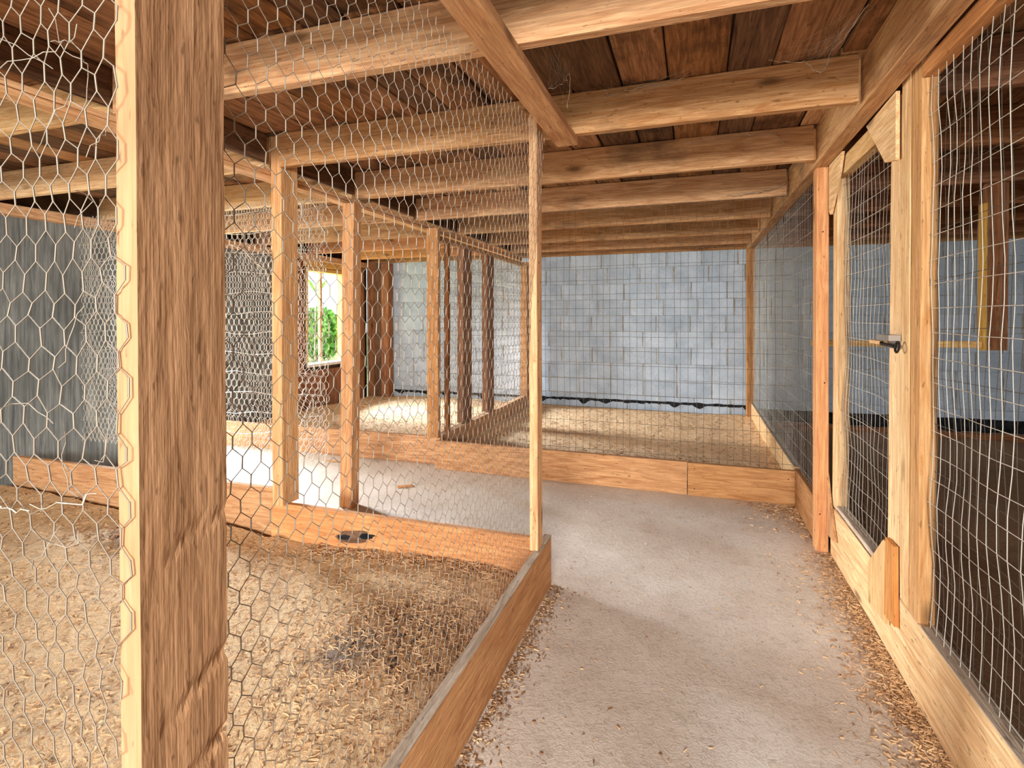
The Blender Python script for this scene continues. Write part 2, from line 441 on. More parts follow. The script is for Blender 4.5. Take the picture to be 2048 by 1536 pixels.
# left wall with a doorway and a window opening
DY0, DY1 = 3.35, 4.25; WY0, WY1, WZ0, WZ1 = 5.58, 6.42, 0.62, 1.90
o = boxes('wall_left', [(L_X-0.12, L_X, -2.6, DY0, 0, 2.26), (L_X-0.12, L_X, DY0, DY1, 1.98, 2.26),
     (L_X-0.12, L_X, DY1, WY0, 0, 2.26), (L_X-0.12, L_X, WY0, WY1, 0, WZ0), (L_X-0.12, L_X, WY0, WY1, WZ1, 2.26),
     (L_X-0.12, L_X, WY1, W_Y, 0, 2.26)], 'shell', kind='structure')
wall_left = o
# grey sheeting stapled to the wall beside the near pen, gently billowed
def sheet(y0, y1, z0, z1, x):
    ny, nz = 60, 24; V = []; Fc = []
    for i in range(ny+1):
        for j in range(nz+1):
            y = y0+(y1-y0)*i/ny; z = z0+(z1-z0)*j/nz
            V.append((x+0.014+0.012*noise.noise(Vector((y*5, z*0.8, 2)))+0.006*noise.noise(Vector((y*17, z*2, 4))), y, z))
    for i in range(ny):
        for j in range(nz):
            a = i*(nz+1)+j; Fc.append((a, a+nz+1, a+nz+2, a+1))
    return V, Fc
V, Fc = sheet(-2.5, DY0-0.06, 0.0, 1.98, L_X+0.01)
mesh('wall_sheeting', V, Fc, 'sheet', wall_left, smooth=True, label='grey-black sheeting covering the wall of the near pen')
V, Fc = sheet(DY1+0.06, 5.0, 0.0, 1.98, L_X+0.01)
mesh('wall_sheeting', V, Fc, 'sheet', wall_left, smooth=True)
lumber('trim_plate', (L_X+0.03, L_X+0.12, -2.5, W_Y-0.06, 1.98, JZ-0.002), 'Y', 'joist', wall_left)
for y in (DY0-0.045, DY1+0.005):
    lumber('door_jamb', (L_X-0.1, L_X+0.06, y, y+0.04, 0.0, 1.975), 'Z', 'stud', wall_left)
# reddish board studs and short vertical boards around the window
for y in (5.03, 5.42, 6.47, 6.72):
    lumber('stud', (L_X+0.004, L_X+0.09, y, y+0.04, 0.0, 1.97), 'Z', 'stud', wall_left)
y = 5.48
while y < 6.44:
    lumber('wall_board', (L_X+0.004, L_X+0.024, y, y+0.13, 0.02, WZ0-0.05), 'Z', 'stud', wall_left)
    y += 0.137
for x, wd, mt in ((-4.55, 0.10, 'stud'), (-4.452, 0.118, 'dark'), (-4.33, 0.11, 'stud')):
    lumber('corner_board', (x, x+wd, 6.84-0.03*(x+4.5), 6.90-0.03*(x+4.5), 0.0, 2.04), 'Z', mt, wall_left)
lumber('corner_board', (-4.22, -4.17, 6.78, 6.90, 0.0, 2.04), 'Z', 'stud', wall_left)

# window
win = empty('window_1', (L_X, (WY0+WY1)/2, WZ0), kind='structure')
for nm, b, ax in (('window_jamb', (L_X-0.1, L_X+0.03, WY0+0.002, WY0+0.04, WZ0+0.04, WZ1-0.05), 'Z'),
                  ('window_jamb', (L_X-0.1, L_X+0.03, WY1-0.04, WY1-0.002, WZ0+0.04, WZ1-0.05), 'Z'),
                  ('window_head', (L_X-0.1, L_X+0.04, WY0+0.002, WY1-0.002, WZ1-0.05, WZ1-0.003), 'Y')):
    lumber(nm, b, ax, 'yellowframe', win)
lumber('window_casing', (L_X+0.002, L_X+0.03, WY0-0.08, WY1+0.08, WZ1+0.005, WZ1+0.10), 'Y', 'yellowframe', win)
lumber('window_muntin', (L_X-0.07, L_X-0.03, 5.93, 5.97, WZ0+0.04, WZ1-0.05), 'Z', 'pine', win)
lumber('window_sill', (L_X-0.1, L_X+0.06, WY0+0.002, WY1-0.002, WZ0+0.003, WZ0+0.04), 'Y', 'whitepaint', win, label='white painted sill')
for a, b in ((WY0+0.041, 5.929), (5.971, WY1-0.041)):
    boxes('window_pane', [(L_X-0.052, L_X-0.048, a, b, WZ0+0.041, WZ1-0.051)], 'glass', win)

# right wall: dark boards
wall_right = boxes('wall_right', [(R_X, R_X+0.12, -2.6, W_Y+0.2, 0, 2.26)], 'shell', kind='structure')
y = -2.5
while y < W_Y-0.25:
    lumber('wall_board', (R_X-0.024, R_X-0.004, y, y+0.235, 0.01, 2.04), 'Z', 'dark', wall_right)
    y += 0.24

boxes('wall_light_block', [(0.76, R_X, -2.6, -2.48, 0, 2.26)], 'shell', kind='structure')  # unseen wall added behind the camera to keep light off the right pens
# ceiling: roof boards along Y, joists along X
ceiling = boxes('ceiling', [(L_X-0.12, R_X+0.12, -2.6, W_Y+0.2, CZ+0.03, CZ+0.09)], 'shell', kind='structure')
x = L_X+0.01; ci = 0
while x < R_X-0.15:
    wd = random.uniform(0.16, 0.235)
    x1 = min(x+wd, R_X-0.01)
    cuts = [-2.5] + sorted(random.sample([-0.06, 0.71, 1.49, 2.31, 3.1, 3.95, 4.75, 5.6], 2)) + [W_Y-0.01]
    if x < -0.005 < x1 or abs(x+0.005) < 0.1: pass
    for a, b in zip(cuts[:-1], cuts[1:]):
        mt = random.choices(['roof', 'joist', 'dark', 'orange'], [7, 1.6, 1.2 if x > -2.2 else 5, 0.5])[0]
        lumber('roof_board', (x, x1-random.uniform(0.004, 0.012), a+0.004, b-0.004, CZ+0.001, CZ+0.022), 'Y', mt, ceiling, jit=0.003)
    x = x1
for i, yf in enumerate([-1.55, -0.78, 0.0, 0.77, 1.55, 2.365, 3.15, 4.0, 4.8, 5.65, 6.42]):
    segs = [(L_X+0.02, -2.195, 0.002), (-2.165 if abs(yf-2.365) > .1 else -2.092, 0.585, 0.0), (0.695, R_X-0.03, 0.0)]
    for a, b, dz in segs:
        mt = 'pale' if (a < -3 and yf in (1.55, 2.365, 3.15)) else 'joist'
        if a < -3 and yf > 5: mt = 'orange'  # orange stands in for window light on the far left joists
        if a > 0.6: mt = 'stud'
        lumber('joist', (a, b, yf-0.042, yf, JZ+dz, CZ-0.001), 'X', mt, ceiling)
# dark blocking between the joists above the left-hand plate
ys = [-0.78, 0.0, 0.77, 1.55, 2.365, 3.15, 4.0, 4.8, 5.65, 6.42]
for a, b in zip(ys[:-1], ys[1:]):
    lumber('blocking', (-2.192, -2.168, a+0.005, b-0.047, JZ+0.03, CZ-0.003), 'Y', 'dark', ceiling)

# outdoors beyond the window and the doorway
g = mesh('ground', [(-40, -25, -0.15), (L_X-0.12, -25, -0.15), (L_X-0.12, 45, -0.15), (-40, 45, -0.15)], [(0, 1, 2, 3)], 'soil', kind='structure')
def foliage(name, loc, rad, n, seed, mat, parent, leafsize=0.12):
    rs = np.random.default_rng(seed)
    d = rs.normal(size=(n, 3)); d /= np.linalg.norm(d, axis=1, keepdims=True)
    p = d*(rs.uniform(0.25, 1, (n, 1))**0.4)*np.array(rad)
    a = rs.normal(size=(n, 3)); a /= np.linalg.norm(a, axis=1, keepdims=True)
    b = np.cross(a, rs.normal(size=(n, 3))); b /= np.linalg.norm(b, axis=1, keepdims=True)
    s = leafsize*rs.uniform(0.6, 1.3, (n, 1))
    V = np.stack([p-a*s, p+b*s*0.45, p+a*s, p-b*s*0.45], 1).reshape(-1, 3)
    return mesh(name, V.tolist(), [tuple(range(4*i, 4*i+4)) for i in range(n)], mat, parent, loc=loc)
def trunk(name, pts, r0, r1, mat, parent):
    segs = [(pts[i], pts[i+1]) for i in range(len(pts)-1)]
    rr = [r0+(r1-r0)*i/len(segs) for i in range(len(segs))]
    return tubes(name, segs, rr, mat, parent, sides=8)
t = empty('leafy_tree', (-11.4, 14.4, -0.15), label='bright green leafy tree outside the window', cat='tree')
foliage('foliage', (-11.4, 14.4, 0.75), (0.75, 0.8, 0.85), 1500, 3, 'tree', t)
trunk('trunk', [(-11.4, 14.4, -0.15), (-11.38, 14.45, 0.4), (-11.42, 14.4, 1.0)], 0.09, 0.05, 'bark', t)
t = empty('distant_hedge', (-17, 19.5, -0.15), label='low blue-green hedge far outside the window', cat='hedge')
foliage('foliage', (-17, 19.5, 0.5), (1.8, 3.2, 0.9), 2200, 5, 'tree', t, 0.16)
t = empty('young_plant', (-6.1, 7.62, -0.15), label='slender plant with two drooping leaves just outside the window', cat='plant')
tubes('stem', [((-6.1, 7.62, -0.15), (-6.12, 7.60, 0.7)), ((-6.12, 7.60, 0.7), (-6.1, 7.62, 1.66))], 0.008, 'bark', t, sides=6)
for s, dx in ((-1, 0.0), (1, 0.0)):
    V = []; Fc = []
    for i in range(9):
        q = i/8; wdt = 0.045*math.sin(math.pi*min(1, q*0.95+0.05))**0.8
        c = Vector((-6.1, 7.62+s*0.27*q, 1.66+0.34*q-0.10*q*q))
        V += [c+Vector((0.02, 0, wdt)), c+Vector((0, 0, 0)), c+Vector((0.02, 0.0, -wdt))]
    for i in range(8):
        for j in range(2):
            Fc.append((3*i+j, 3*i+j+1, 3*i+j+4, 3*i+j+3))
    mesh('leaf', V, Fc, 'leaf', t)

# ================================================================== BEAMS
lumber('support_beam', (0.600, 0.672, -2.4, W_Y-0.01, JZ-0.012, CZ-0.002), 'Y', 'joist',
       label='long ceiling beam over the right-hand pen fronts, where the joists butt in', cat='beam')
lumber('ceiling_rail', (-0.585, -0.488, -2.3, 2.372, 2.018, JZ-0.001), 'Y', 'board',
       label='flat rail under the joists running overhead and ending above the central post', cat='rail')
pl = empty('double_plate', (-2.08, 2.2, 1.97), label='long doubled plate carrying the joists above the left-hand posts', cat='beam')
lumber('plank', (-2.257, -2.174, -2.3, 6.88, 2.031, JZ-0.002), 'Y', 'pine', pl)
lumber('plank', (-2.252, -2.177, -2.3, 6.88, 2.006, 2.028), 'Y', 'pine', pl)
lumber('pen_header', (0.686, 0.732, -1.5, 2.03, 2.005, JZ-0.002), 'Y', 'orange',
       label='header board over the wire of the nearest right-hand pen', cat='board')
lumber('pen_header', (-2.125, -2.085, 4.12, 6.88, 1.915, 1.962), 'Y', 'board',
       label='header over the far left partition with the dark studs', cat='board')

# ================================================================== POSTS
def fine_post(name, box, mat, **k):
    """rough-sawn post with a dense, gouged surface"""
    x0, x1, y0, y1, z0, z1 = box
    L, wy, wz = z1-z0, y1-y0, x1-x0
    nl, ny, nz = 150, 16, 6
    ring = [(-0.5+i/ny, -0.5) for i in range(ny)]+[(0.5, -0.5+i/nz) for i in range(nz)]+\
           [(0.5-i/ny, 0.5) for i in range(ny)]+[(-0.5, 0.5-i/nz) for i in range(nz)]
    V = []; m = len(ring)
    cuts = [(0.30, 0.35, 0.010), (0.44, 0.30, 0.012), (0.62, 0.25, 0.009), (0.73, 0.30, 0.006), (0.18, 0.4, 0.010), (0.95, 0.12, 0.004)]
    for i in range(nl+1):
        x = L*i/nl
        for (a, b) in ring:
            y, z = a*wy, b*wz
            d = 0.0016*noise.noise(Vector((x*5, a*4, b*9)))+0.0005*noise.noise(Vector((x*22, a*16, b*5+3)))
            if b < -0.49 or b > 0.49: pass
            for (h, sl, dep) in cuts:
                e = (x-(h+sl*a*wy*1.6+0.01*noise.noise(Vector((a*6, h*30, 0)))))/0.009
                if abs(e) < 3 and (a+0.6+0.7*noise.noise(Vector((a*3, h*11, 1)))) > 0.25: d -= dep*math.exp(-e*e)*(0.4+0.6*(a+0.5))
            n = Vector((0, 1 if a > 0.49 else (-1 if a < -0.49 else 0), 1 if b > 0.49 else (-1 if b < -0.49 else 0)))
            if n.length: n.normalize()
            V.append((x-L/2, y+n.y*d, z+n.z*d))
    Fc = [(i*m+j, i*m+(j+1) % m, (i+1)*m+(j+1) % m, (i+1)*m+j) for i in range(nl) for j in range(m)]
    Fc += [tuple(range(m-1, -1, -1)), tuple(nl*m+j for j in range(m))]
    me = D.meshes.new(name); me.from_pydata(V, [], Fc); me.materials.append(M[mat])
    me.polygons.foreach_set('use_smooth', [False]*len(me.polygons))
    o = D.objects.new(name, me); COL.objects.link(o)
    # local X up, local Z towards -X world so that +X face shows b=-0.5
    o.matrix_basis = Matrix.Translation(((x0+x1)/2, (y0+y1)/2, (z0+z1)/2)) @ ROT['Z'].to_4x4()
    return tag(o, **k)
fine_post('wooden_post', (-0.690, -0.655, 0.484, 0.6165, 0.0, CZ-0.005), 'rough',
       label='broad rough-sawn post close up in the left foreground', cat='post')
lumber('wooden_post', (-0.676, -0.640, 2.238, 2.320, 0.232, 2.13), 'Z', 'pine',
       label='slim post at the aisle corner of the nearest left pen, mid photo', cat='post')
lumber('wooden_post', (-2.170, -2.102, 2.345, 2.475, 0.232, CZ-0.004), 'Z', 'pine',
       label='post on the back board of the near pen, first behind the foreground post', cat='post')
lumber('wooden_post', (-2.195, -2.108, 2.985, 3.075, 0.0, 2.0), 'Z', 'board', rot=(R(-0.2), R(0.9), 0),
       label='freestanding square post on the bare concrete of the cross aisle', cat='post')
lumber('wooden_post', (-2.125, -2.020, 4.05, 4.10, 0.24, 2.0), 'Z', 'board',
       label='tan post on the corner of the far left pen board', cat='post')
lumber('wooden_post', (-2.085, -2.045, 4.30, 4.345, 0.24, 1.91), 'Z', 'stud',
       label='thin reddish-brown stud just behind the tan corner post of the far left pen', cat='post')
lumber('wooden_post', (-2.15, -2.085, 4.72, 4.93, 0.24, 1.91), 'Z', 'stud', rot=(R(-0.6), 0, 0),  # tan wood darkened to brown: the side's shade is put into its colour
       label='dark leaning stud in the far left partition, nearer of the two dark ones', cat='post')
lumber('wooden_post', (-2.15, -2.085, 5.36, 5.56, 0.24, 1.91), 'Z', 'stud',  # same shade-darkened brown as the nearer stud
       label='dark stud in the far left partition, farther of the two dark ones', cat='post')
lumber('wooden_post', (-2.12, -2.03, 6.62, 6.88, 0.24, 1.966), 'Z', 'board',
       label='end stud of the far left partition against the block wall', cat='post')
lumber('wooden_post', (0.592, 0.682, 6.78, 6.90, 0.0, JZ-0.014), 'Z', 'board',
       label='post against the block wall at the far end of the right-hand beam', cat='post')
lumber('wooden_post', (0.622, 0.681, 3.222, 3.312, 0.0, JZ-0.014), 'Z', 'orange',
       label='orange-toned post standing proud at the hinge side of the wire door', cat='post')
lumber('wooden_post', (0.686, 0.733, 2.036, 2.118, 0.268, 2.10), 'Z', 'pine',
       label='tall post on the right between the wire door and the nearest mesh', cat='post')
lumber('post_block', (0.560, 0.598, 3.12, 3.20, JZ+0.002, CZ-0.02), 'Z', 'board',
       label='short block beside the ceiling beam above the orange-toned post', cat='block')

# ================================================================== KICKBOARDS
lumber('kickboard', (-0.661, -0.626, -1.0, 2.425, 0.0, 0.232), 'Y', 'board', jit=0.003,
       label='long kickboard along the aisle at the foot of the nearest left pen', cat='board')
lumber('kickboard', (-2.218, -0.664, 2.385, 2.422, 0.0, 0.226), 'X', 'orange', rot=(0, R(0.3), 0),
       label='orange kickboard with a burnt knot closing the back of the near pen', cat='board')
lumber('kickboard', (-4.50, -2.222, 2.43, 2.468, 0.0, 0.288), 'X', 'board',
       label='kickboard continuing left of the butt joint behind the foreground post', cat='board')
lumber('kickboard', (-2.02, -0.040, 3.98, 4.018, 0.0, 0.232), 'X', 'board', rot=(0, 0, R(-1.0)),
       label='left length of the kickboard across the end of the aisle', cat='board')
lumber('kickboard', (-0.035, 0.676, 3.955, 3.993, 0.0, 0.228), 'X', 'board',
       label='right length of the kickboard across the end of the aisle, past the nailed joint', cat='board')
lumber('kickboard', (-4.58, -2.03, 4.11, 4.148, 0.0, 0.235), 'X', 'board',
       label='kickboard along the front of the far left pen, under the window view', cat='board')
lumber('kickboard', (0.638, 0.676, 3.998, 6.775, 0.03, 0.245), 'Y', 'pale', jit=0.003,
       label='yellow kickboard running back along the right side of the far pen', cat='board')
lumber('kickboard', (0.640, 0.678, 3.316, 3.950, 0.0, 0.245), 'Y', 'board',
       label='short kickboard between the orange-toned post and the far pen', cat='board')
lumber('kickboard', (0.686, 0.733, -1.5, 3.205, 0.0, 0.262), 'Y', 'pale', jit=0.003,
       label='long pale kickboard along the foot of the right-hand door and mesh', cat='board')
lumber('kickboard', (-2.125, -2.05, 4.155, 6.90, 0.05, 0.236), 'Y', 'board',
       label='kickboard under the far left partition with the dark studs', cat='board')
lumber('kickboard', (0.80, 4.55, 6.35, 6.388, 0.0, 0.12), 'X', 'stud',
       label='low brown board on the floor at the back of the right-hand pens', cat='board')
def knot(name, cx, y, cz, rx, rz, mat, parent, seed, dy=0.0):
    V = [(cx, y-dy, cz)]; n = 22
    for k in range(n):
        a = 2*math.pi*k/n; q = 1+0.45*noise.noise(Vector((math.cos(a)*1.6, math.sin(a)*1.6, seed)))
        V.append((cx+rx*q*math.cos(a), y-dy*0.5, cz+rz*q*math.sin(a)+0.12*rx*math.cos(a)))
    return mesh(name, V, [(0, 1+k, 1+(k+1) % n) for k in range(n)], mat, parent, label='burnt dark knot' if mat == 'tar' else None)
kb = D.objects['kickboard.001']
knot('knot', -1.68, 2.3825, 0.105, 0.105, 0.034, 'dark', kb, 1)
knot('knot', -1.60, 2.3810, 0.118, 0.045, 0.014, 'tar', kb, 2)
knot('knot', -1.74, 2.3810, 0.098, 0.040, 0.012, 'tar', kb, 3)
# grey weathered top edges
for nm, b in (('kickboard', (-0.6605, -0.6265, -1.0, 2.424, 0.2325, 0.2365)), ('kickboard.008', (0.6865, 0.7325, -1.5, 2.02, 0.2625, 0.2665)),
              ('kickboard.006', (0.6385, 0.6755, 4.0, 6.772, 0.2455, 0.2495))):
    lumber('top_edge', b, 'Y', 'greywood', D.objects[nm], label='greyer weathered top edge')

# ================================================================== SCREEN DOOR (right)
dr = empty('wire_door', (0.70, 2.65, 0.27), label='wood-framed wire door with corner gussets and a bolt, right of the aisle', cat='door')
lumber('stile', (0.690, 0.745, 3.095, 3.185, 0.27, 2.04), 'Z', 'pale', dr)
lumber('stile', (0.690, 0.728, 2.215, 2.335, 0.275, 2.03), 'Z', 'pale', dr, rot=(R(0.55), 0, 0))
lumber('stile_strip', (0.686, 0.722, 2.125, 2.205, 0.268, 2.085), 'Z', 'pale', dr)
lumber('rail', (0.690, 0.738, 2.34, 3.09, 1.945, 2.03), 'Y', 'pale', dr)
lumber('rail', (0.690, 0.738, 2.34, 3.09, 0.272, 0.292), 'Y', 'greywood', dr)
G0, G1 = 0.672, 0.6845
poly_board('gusset', [(3.20, 2.04), (2.94, 2.04), (2.99, 1.95), (3.17, 1.78), (3.20, 1.80)], 'X', G0, G1, 'pale', dr)
poly_board('gusset', [(2.56, 2.03), (2.22, 2.04), (2.22, 1.80), (2.33, 1.82)], 'X', G0, G1, 'pale', dr)
poly_board('gusset', [(3.23, 0.42), (3.16, 0.28), (3.05, 0.12), (3.21, 0.10), (3.24, 0.30)], 'X', G0, G1, 'board', dr)
poly_board('gusset', [(2.52, 0.25), (2.33, 0.42), (2.30, 0.42), (2.30, 0.12), (2.50, 0.10)], 'X', G0, G1, 'pale', dr)
poly_board('patch', [(2.30, 0.44), (2.215, 0.44), (2.205, 0.16), (2.31, 0.15)], 'X', G0-0.002, G1, 'orange', dr, label='darker reddish offcut at the foot of the stile')
segs = grid_wire(2.34, 3.09, 0.29, 1.95, lambda u, v, n: (0.718+n, u, v), 0.05, 0.076, 0.006, 5)
tubes('wire_mesh', segs, 0.0011, 'weld', dr)
segs = grid_wire(2.34, 3.09, 0.29, 1.95, lambda u, v, n: (0.735+n, u+0.02, v+0.006), 0.05, 0.076, 0.006, 15)
tubes('wire_mesh', segs, 0.0009, 'weldgrey', dr)
# bolt latch
lt = boxes('latch', [(0.648, 0.688, 2.20, 2.335, 1.165, 1.185), (0.684, 0.690, 2.20, 2.335, 1.135, 1.175)], 'steel', dr, label='weathered metal latch plate')
tubes('bolt', [((0.664, 2.45, 1.153), (0.664, 2.33, 1.153))], 0.008, 'pale', lt, sides=8)
tubes('bolt_rod', [((0.664, 2.34, 1.150), (0.664, 2.19, 1.146))], 0.006, 'darksteel', lt, sides=8)
ring = [Vector((0.664+0.002*math.sin(a), 2.17+0.018*math.cos(a), 1.145+0.018*math.sin(a))) for a in np.linspace(0, 6.28, 13)]
tubes('ring', list(zip(ring[:-1], ring[1:])), 0.004, 'darksteel', lt, sides=6)
# nail heads
def nails(name, pts, axis, parent, r=0.0042):
    V = []; Fc = []
    for p in pts:
        p = Vector(p); n = len(V)
        for k in range(6):
            a = k*math.pi/3
            V.append(p+(Vector((0, math.cos(a)*r, math.sin(a)*r)) if axis == 'X' else Vector((math.cos(a)*r, 0, math.sin(a)*r))))
        off = Vector((-0.0015, 0, 0)) if axis == 'X' else Vector((0, -0.0015, 0))
        V.append(p+off)
        Fc += [(n+k, n+(k+1) % 6, n+6) for k in range(6)]
    o = mesh(name, V, Fc, 'darksteel', parent, kind='stuff'); return o
nails('nail_heads', [(0.675, y, z) for y, z in ((3.12, 2.0), (3.05, 1.98), (2.45, 2.0), (2.40, 1.93), (2.34, 1.98), (3.15, 1.88), (2.44, 0.22), (2.38, 0.3), (2.42, 0.16), (2.34, 0.2), (2.26, 0.36), (2.26, 0.22))], 'X', dr)

# ================================================================== WIRE PANELS
def P_aisle(u, v, n):      # u along Y, v height: leans in to the overhead rail
    lean = max(0.0, (v-0.9)/1.13)
    return (-0.683+0.083*lean**1.3*max(0, min(1, (u-0.2)/1.5))+n, u, v)
segs, rad = hexnet(0.57, 2.25, 0.20, 2.03, P_aisle, seed=1, amp=0.0045)
tubes('chicken_wire', segs, rad, 'wire', label='hexagonal chicken wire along the aisle side of the nearest left pen', cat='wire netting')
def P_front(u, v, n): return (u, 0.476-0.004*abs(u+0.7)+n*2.0+0.01*noise.noise(Vector((u*3, v*3, 8))), v)
segs, rad = hexnet(-1.45, -0.658, 0.0, 2.22, P_front, pu=0.040, pv=0.0375, seed=2, amp=0.012)
tubes('chicken_wire', segs, rad, 'wire', label='sagging chicken wire stapled to the front of the broad foreground post', cat='wire netting')
for k, (dy, am, sd) in enumerate(((0.0, 0.007, 3), (0.035, 0.008, 13))):
    segs, rad = hexnet(-4.50, -2.24, 0.30, 2.05, lambda u, v, n: (u, 2.88+dy+n*2, v), pu=0.046, pv=0.042, seed=sd, amp=am)
    tubes('chicken_wire', segs, [r*1.45 for r in rad], 'wire_lit', cat='wire netting',
          label=['dense pale chicken wire at the back of the near pen, front layer',
                 'second chicken wire layer just behind the dense pale one'][k])
# selvedge wires of the dense netting
sel = []
for z in np.arange(0.34, 2.04, 0.135):
    p = [(-4.50+2.25*i/16, 2.87+0.01*math.sin(i), z+0.012*math.sin(i*1.7+z*9)) for i in range(17)]
    sel += list(zip(p[:-1], p[1:]))
tubes('selvedge', sel, 0.0022, 'wire_lit', D.objects['chicken_wire.002'], kind='stuff')
segs, rad = hexnet(4.15, 6.6, 0.24, 1.92, lambda u, v, n: (-2.078+n, u, v), pu=0.05, pv=0.043, seed=6, amp=0.005)
tubes('chicken_wire', segs, rad, 'wire', label='chicken wire on the far left partition with the dark studs', cat='wire netting')
# loose wire ends near the foreground post
cur = []
rs = random.Random(4)
for k in range(14):
    p = Vector((rs.uniform(-0.80, -0.715), 0.472, rs.uniform(1.25, 1.62) if k % 3 else rs.uniform(0.95, 1.25))); d = Vector((rs.uniform(-1, 1), rs.uniform(-.3, .1), rs.uniform(-1, 1)))
    for i in range(6):
        d = (d+Vector((rs.uniform(-.8, .8), rs.uniform(-.25, .25), rs.uniform(-.8, .8)))).normalized(); q = p+d*0.016
        q.y = min(q.y, 0.479); q.x = min(q.x, -0.70)
        cur.append((p, q)); p = q
tubes('loose_wire_ends', cur, 0.0007, 'wire', D.objects['chicken_wire.001'], kind='stuff', label='tangle of loose wire ends beside the foreground post')
# welded mesh panels
segs = grid_wire(-2.0, 0.62, 0.235, 2.06, lambda u, v, n: (u, 3.965+0.045*(0.62-u)/2.6-0.012+n, v), 0.05, 0.105, 0.003, 7)
tubes('welded_mesh', segs, 0.0014, 'weldgrey', label='rectangular welded mesh across the front of the far pen at the end of the aisle', cat='wire mesh')
segs = grid_wire(3.32, 6.77, 0.25, 2.03, lambda u, v, n: (0.660+n, u, v), 0.05, 0.105, 0.003, 8)
tubes('welded_mesh', segs, 0.0012, 'weld', label='welded mesh running back from the orange-toned post under the beam', cat='wire mesh')
segs = grid_wire(-1.4, 2.034, 0.262, 2.004, lambda u, v, n: (0.712+n, u, v), 0.05, 0.076, 0.006, 9)
tubes('welded_mesh', segs, 0.0013, 'weld', label='bright welded mesh filling the right edge of the view', cat='wire mesh')
segs = grid_wire(-1.4, 2.034, 0.262, 2.004, lambda u, v, n: (0.726+n, u, v+0.004+0.012*math.sin(u*2)), 0.05, 0.152, 0.006, 10)
tubes('second_layer', segs, 0.0011, 'weldgrey', D.objects['welded_mesh.002'], label='duller second mesh layer')
# right-hand pens: cross partition with an opening frame
lumber('hanging_post', (1.675, 1.79, 4.0, 4.04, 1.045, JZ-0.003), 'Z', 'stud', label='brown board hanging from the joists inside the right-hand pen', cat='post')
lumber('frame_strip', (1.655, 1.672, 3.96, 4.04, 1.045, 1.93), 'Z', 'yellowframe', label='narrow yellow upright strip beside the hanging board in the right-hand pen', cat='trim')
lumber('frame_rail', (0.74, 1.652, 3.975, 4.01, 1.06, 1.10), 'X', 'yellowframe', rot=(0, R(0.0), 0), label='narrow yellow rail across the right-hand pen, level with the bolt', cat='trim')

# ================================================================== BEDDING
def bed(name, x0, x1, y0, y1, zf, mat, label, res=0.035):
    nx, ny = int((x1-x0)/res), int((y1-y0)/res); V = []; Fc = []
    for i in range(nx+1):
        for j in range(ny+1):
            x = x0+(x1-x0)*i/nx; y = y0+(y1-y0)*j/ny; V.append((x, y, zf(x, y)))
    for i in range(nx):
        for j in range(ny):
            a = i*(ny+1)+j; Fc.append((a, a+ny+1, a+ny+2, a+1))
    return mesh(name, V, Fc, mat, smooth=True, label=label, cat='bedding', kind='stuff')
def N(x, y, s, k=0): return noise.noise(Vector((x*s, y*s, k)))
def z_near(x, y):
    h = 0.045+0.03*N(x, y, 1.3)+0.012*N(x, y, 6, 3)+0.006*N(x, y, 19, 5)
    h += 0.045*math.exp(-((x+0.98)**2/0.10+(y-1.75)**2/0.16))
    h += 0.05*max(0, (-x-2.2)/2.2)
    h += 0.05*math.exp(-((x+2.75)**2/0.08+(y-2.05)**2/0.03))
    return max(0.012, h)
def z_far(x, y): return 0.085+0.02*N(x, y, 1.5, 2)+0.007*N(x, y, 9, 4)
def z_farL(x, y): return 0.11+0.03*N(x, y, 1.5, 2)+0.007*N(x, y, 9, 4)
def z_right(x, y): return 0.06+0.02*N(x, y, 2, 6)+0.008*N(x, y, 10, 4)
bed('straw_bedding', -4.52, -0.664, -1.0, 2.378, z_near, 'bed_near', 'trodden straw bedding covering the floor of the nearest left pen')
bed('shaving_bedding', -2.045, 0.636, 4.02, W_Y-0.03, z_far, 'bed_far', 'clean shavings in the far pen at the end of the aisle', 0.05)
bed('shaving_bedding', -4.50, -2.13, 4.15, W_Y-0.03, z_farL, 'bed_far', 'sunlit shavings in the far left pen by the window', 0.05)
bed('shaving_bedding', 0.74, 4.55, -2.4, 6.34, z_right, 'bed_dark', 'old brown bedding on the floor of the right-hand pens', 0.08)

